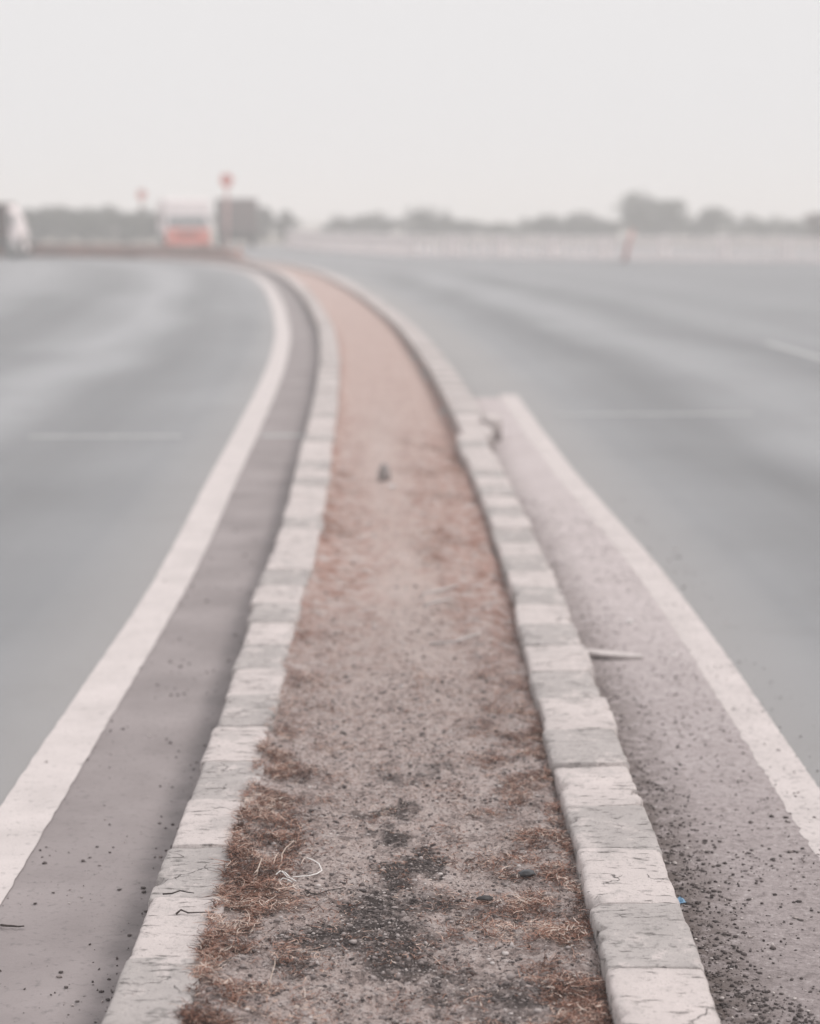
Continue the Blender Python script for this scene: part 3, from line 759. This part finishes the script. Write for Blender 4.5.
# ------------------------------------------------------------------ vehicles
M_TYRE = plain('tyre', (.03, .03, .03), (.045, .043, .042), .9, 20)
M_RIM = plain('rim', (.35, .34, .33), (.25, .24, .23), .5, 20)
M_GLASS = Mat('windscreen_glass', .12, .6).col((.16, .175, .18)).m
M_LAMP = Mat('lamp_glass', .15, .5).col((.7, .68, .64)).m
M_CHAS = plain('chassis', (.05, .048, .047), (.08, .07, .065), .8, 6)
def lorry(loc, rz, label, body_l, body_h, body_c, cab_c, low_c, wd=2.4, cab_h=2.55, group='lorries on the far bend', slope=.22, cl=1.75):
    """faces -y; origin on the road under the middle of the front bumper"""
    t = empty('lorry', loc, rz); tag(t, label, 'lorry', group)
    hw = wd / 2
    bm = bmesh.new()
    vs = prism(bm, [(0, .95), (0.0, 1.25), (slope, cab_h - .12), (slope + .14, cab_h), (cl, cab_h), (cl, .5), (0.02, .5)], -hw, hw)
    for v in vs: v.co = Vector((v.co.y, v.co.x, v.co.z))
    bmesh.ops.bevel(bm, geom=bm.edges[:], offset=.035, segments=2, affect='EDGES'); cab = from_bm('cab', bm, cab_c, t)
    bm = bmesh.new()
    z0, z1 = 1.24, cab_h - .92
    y_at = lambda z: slope * (z - 1.25) / (cab_h - .12 - 1.25) if z > 1.25 else 0
    vs = []
    for (x_, z_) in ((-hw + .14, z0 + .02), (hw - .14, z0 + .02), (hw - .17, z1), (-hw + .17, z1)): vs.append(bm.verts.new((x_, y_at(z_) - .012, z_)))
    f = bm.faces.new(vs); r_ = bmesh.ops.extrude_face_region(bm, geom=[f]); bmesh.ops.translate(bm, vec=(0, -.012, 0), verts=[v for v in r_['geom'] if isinstance(v, bmesh.types.BMVert)])
    from_bm('windscreen', bm, M_GLASS, t)
    bm = bmesh.new(); _box(bm, (0, -.03, .80), (wd - .06, .07, .62), None, .02); lowp = from_bm('front_panel', bm, low_c, t)
    bm = bmesh.new()
    for k in range(4): _box(bm, (0, -.072, .70 + k * .085), (wd * .45, .02, .035))
    from_bm('grille', bm, M_CHAS, lowp)
    bm = bmesh.new(); _box(bm, (0, -.06, .40), (wd + .02, .16, .22), None, .03); from_bm('bumper', bm, low_c, t)
    for sx in (-1, 1):
        bm = bmesh.new(); cyl(bm, (sx * (hw - .25), -.06, .78), (sx * (hw - .25), -.10, .78), .10, .09, 16); from_bm('headlight', bm, M_LAMP, t)
        bm = bmesh.new(); _box(bm, (sx * (hw + .16), -.02, 1.62), (.16, .06, .36), None, .02); tube(bm, [(sx * hw, .08, 1.8), (sx * (hw + .14), -.01, 1.72)], .018, 6); from_bm('mirror', bm, M_CHAS, t)
        bm = bmesh.new(); _box(bm, (sx * (hw + .006), cl * .65, 1.62), (.014, cl * .42, .55), None, .005); from_bm('side_window', bm, M_GLASS, t)
    bm = bmesh.new(); _box(bm, (0, cl + body_l / 2, .66), (wd * .55, body_l + .5, .24)); from_bm('chassis', bm, M_CHAS, t)
    bm = bmesh.new(); _box(bm, (0, cl + .12 + body_l / 2, (.82 + body_h) / 2), (wd + .06, body_l, body_h - .82), None, .05, 2)
    for k in range(int(body_l / .6)):
        for sx in (-1, 1): _box(bm, (sx * (hw + .045), cl + .4 + k * .6, (.86 + body_h) / 2), (.05, .06, body_h - .95))
    from_bm('cargo_body', bm, body_c, t)
    for yy in (min(.85, cl * .6), cl + body_l * .72):
        for sx in (-1, 1):
            bm = bmesh.new(); cyl(bm, (sx * (hw - .28), yy, .46), (sx * (hw - .01), yy, .46), .46, .46, 24); bmesh.ops.bevel(bm, geom=[e_ for e_ in bm.edges if len(e_.link_faces) == 2 and e_.calc_face_angle(0) > 1], offset=.04, segments=2, affect='EDGES')
            wh = from_bm('wheel', bm, M_TYRE, t, True)
            bm = bmesh.new(); cyl(bm, (sx * (hw - .06), yy, .46), (sx * (hw + .004), yy, .46), .25, .22, 16); from_bm('rim', bm, M_RIM, wh)
    return t
M_OR = plain('orange_paint', (.74, .16, .10), (.70, .18, .12), .5, 2)
M_WH = plain('white_paint', (.84, .75, .74), (.78, .70, .69), .5, 2)
M_TARP = plain('brown_tarpaulin', (.16, .12, .112), (.125, .098, .092), .85, 2)
M_BRB = plain('dark_brown_body', (.075, .036, .026), (.055, .032, .025), .7, 2)
d = 104; lorry(((190 - 410) / FPX * d, d, 0), R(10), 'orange and white lorry facing the camera behind the low brown wall', 4.6, 2.62, M_WH, M_WH, M_OR, 2.3, 2.62)
d = 114; lorry(((226 - 410) / FPX * d, d + 7.0, 0), R(10), 'lorry with dark grey-brown cargo body just right of the orange lorry', 4.8, 2.72, M_TARP, M_TARP, M_TARP, 2.2, 2.3)
for o in list(C.objects):
    if o.get('label', '').startswith('lorry with dark'): o.rotation_euler = (0, 0, R(186)); o.location = ((226 - 410) / FPX * d, d + 7.0, 0)
lorry((-16.35, 85.2, 0), R(88), 'brown lorry with white cab entering at the left edge of the road', 4.5, 2.3, M_BRB, M_WH, M_WH, 1.9, 2.2, slope=.32, cl=.36)

# ------------------------------------------------------------------ trees and bushes
def leaf_mat(name, a, b, c):
    M = Mat(name, .7, .2)
    r = M.n('ShaderNodeValToRGB'); M.l(M.attr('shade'), r.inputs[0]); e = r.color_ramp.elements
    e[0].color = a + (1,); e[1].color = c + (1,); q = e.new(.5); q.color = b + (1,)
    M.col(r.outputs[0]); return M.m
M_LF = leaf_mat('grey_green_leaf', (.035, .042, .028), (.06, .068, .045), (.10, .105, .072))
M_LFD = leaf_mat('dark_leaf', (.022, .028, .018), (.042, .05, .032), (.075, .08, .054))
M_LFB = leaf_mat('brown_leaf', (.06, .038, .025), (.10, .066, .042), (.14, .095, .062))
M_BARK = plain('bark', (.10, .085, .072), (.065, .055, .048), .95, 8)
def tree(name, x, y, wid, top, label, cat, lf, seed, trunk_h=.8, dens=1.0, lobes=7, group=None, gz=-.12, flat=.8):
    rg = random.Random(seed); nr = np.random.default_rng(seed)
    t = empty(name, (x, y, gz)); tag(t, label, cat, group)
    H = top - gz
    bm = bmesh.new()
    ctr = []
    for k in range(lobes):
        a = rg.uniform(0, 6.28); rr = (rg.uniform(.1, .62) if trunk_h > .7 else rg.uniform(.1, .85)) * wid / 2
        cz = rg.uniform(trunk_h + .1 * H, H * flat) if trunk_h > .7 else rg.uniform(.16 * H, H * flat)
        ctr.append((math.cos(a) * rr, math.sin(a) * rr, cz, rg.uniform(.10, .28) * wid, min((H - cz) * rg.uniform(.6, 1.0), rg.uniform(.12, .30) * H)))
    ctr.append((rg.uniform(-.15, .15) * wid, 0, H * .72, .28 * wid, H * .28))
    nst = 1 if trunk_h > .7 else 3
    for k in range(nst):
        ox = (k - (nst - 1) / 2) * .18
        tube(bm, [(ox, 0, -.1), (ox * 1.1 + .03, .02, trunk_h * .5), (ox * 1.3 - .02, -.03, trunk_h), (ox * 1.5, 0, H * .6)], .035 + .03 * H * (1 if nst == 1 else .4), 8, .6)
    for c in ctr:
        b0 = Vector((0, 0, trunk_h * rg.uniform(.7, 1.1))); b1 = Vector(c[:3]); tube(bm, [b0, (b0 + b1) / 2 + Vector((0, 0, -.08 * H)), b1], .018 + .012 * H / 3, 6, .7)
    from_bm('trunk' if nst == 1 else 'stems', bm, M_BARK, t, True)
    P = []; SH = []
    for c in ctr:
        n_ = int(420 * dens)
        v = nr.normal(size=(n_, 3)); v /= np.linalg.norm(v, axis=1)[:, None]; rad = nr.random(n_) ** .45
        q = v * rad[:, None] * np.array([c[3], c[3], max(.15, c[4])]) + np.array(c[:3])
        clump = np.array([noise.noise(Vector(z_) * 2.2 + Vector((seed, 0, 0))) for z_ in q])
        k = clump > -.06; q = q[k]; P.append(q); SH.append(np.clip(.5 + .9 * clump[k] + nr.normal(0, .15, k.sum()), 0, 1))
    P = np.concatenate(P); SH = np.concatenate(SH); n_ = len(P)
    sz = nr.uniform(.05, .11, n_) * (wid / 3) ** .4
    a = nr.normal(size=(n_, 3)); a /= np.linalg.norm(a, axis=1)[:, None]; b = np.cross(a, nr.normal(size=(n_, 3))); b /= np.linalg.norm(b, axis=1)[:, None]
    a = a * sz[:, None] * 1.5; b = b * sz[:, None] * .7
    V = np.stack([P - a, P + b, P + a, P - b], 1).reshape(-1, 3)
    V[:, 2] = np.maximum(V[:, 2], 0.0)
    F = np.arange(n_ * 4).reshape(-1, 4)
    from_np('crown', V, F, lf, t, False, {'shade': np.repeat(SH, 4)})
    return t
def at(px, d): return (px - 410) / FPX * d
def topz(py, d): return CAMH + (215 - py) / FPX * d
ROW = [(-4, 140, 44, 209), (22, 150, 46, 207), (44, 138, 40, 210), (66, 148, 46, 204), (88, 140, 44, 211), (108, 152, 44, 205), (126, 139, 40, 212), (146, 149, 42, 207), (166, 141, 38, 213)]
for i, (px, d, wp, ty) in enumerate(ROW):
    tree('bush', at(px, d), d, wp / FPX * d * 1.25, topz(ty, d), 'grey green bush in the hazy row behind the low brown wall', 'bush', M_LF, 30 + i, .35, 1.0, 15, 'bushes behind the low brown wall')
d = 150
tree('bush', at(258, d), d, 34 / FPX * d * 1.2, topz(205, d), 'dark bush close on the right of the dark grey lorry', 'bush', M_LF, 51, .4, 1.0, 13)
tree('bush', at(283, d), d + 2, 30 / FPX * d * 1.2, topz(210, d), 'low pale bush at the end of the row right of the lorries', 'bush', M_LF, 52, .35, .9, 11)
d = 170
for i, (px, wp, ty, lab) in enumerate([(345, 40, 214, 'low dark bush above the parapet at the left end of its clump'), (378, 44, 211, 'low dark bush above the parapet in the middle of its clump'),
                                       (424, 46, 205, 'rounded taller bush above the parapet right of the low dark clump'), (462, 34, 219, 'very low faint bush above the parapet sloping down to a gap'),
                                       (545, 46, 213, 'dark low bush above the parapet left of the tall tree clump'), (585, 50, 211, 'dark wide bush above the parapet touching the tall tree clump')]):
    tree('bush', at(px, d), d + (i % 2) * 3, wp / FPX * d * 1.25, topz(ty, d), lab, 'bush', M_LFD, 60 + i, .6, .6, 20, 'bushes above the right-hand parapet', flat=.7)
d = 165
TG = 'small trees above the parapet'
tree('tree', at(634, d), d, 40 / FPX * d * 1.2, topz(188, d), 'tall airy tree above the parapet behind the leaning red post', 'tree', M_LF, 71, 1.0, .45, 20, TG, flat=.86)
tree('tree', at(667, d), d + 3, 56 / FPX * d * 1.25, topz(198, d), 'tall dense tree above the parapet, right one of the tall pair', 'tree', M_LF, 72, .9, .5, 24, TG, flat=.86)
tree('tree', at(722, d), d + 5, 44 / FPX * d * 1.3, topz(205, d), 'shorter rounded tree above the parapet right of the tall pair', 'tree', M_LF, 73, .75, .45, 20, TG)
BG = 'bushes above the right-hand parapet'
for i, (px, wp, ty, lab) in enumerate([(606, 40, 217, 'low bush filling the gap left of the tall tree pair'), (652, 46, 212, 'low bush under the tall tree pair above the parapet'),
                                       (698, 40, 216, 'low bush between the tall pair and the shorter rounded tree'), (752, 44, 214, 'thin low bush above the parapet near its visible balusters'),
                                       (788, 40, 218, 'lowest pale bush just left of the brown bush at the right edge'), (500, 44, 222, 'faint very low bush in the gap at the middle of the skyline')]):
    tree('bush', at(px, 172), 172 + i % 3, wp / FPX * 172 * 1.3, topz(ty, 172), lab, 'bush', M_LF, 80 + i, .5, .5, 16, BG, flat=.7)
tree('bush', at(818, 150), 150, 34 / FPX * 150 * 1.1, topz(211, 150), 'brown bush above the parapet at the right edge', 'bush', M_LFB, 75, .5, .8, 14)

# ------------------------------------------------------------------ haze
bm = bmesh.new(); bmesh.ops.create_cube(bm, size=1); bmesh.ops.scale(bm, vec=(3400, 3400, 10.6), verts=bm.verts[:]); bmesh.ops.translate(bm, vec=(0, 600, 4.0), verts=bm.verts[:])
hm = bpy.data.materials.new('haze'); hm.use_nodes = True; hn = hm.node_tree; hn.nodes.clear()
pv = hn.nodes.new('ShaderNodeVolumePrincipled'); ho = hn.nodes.new('ShaderNodeOutputMaterial'); hn.links.new(pv.outputs[0], ho.inputs['Volume'])
pv.inputs['Color'].default_value = (.93, .92, .92, 1); pv.inputs['Density'].default_value = .0041; pv.inputs['Anisotropy'].default_value = 0.0
tag(from_bm('haze', bm, hm), kind='stuff')
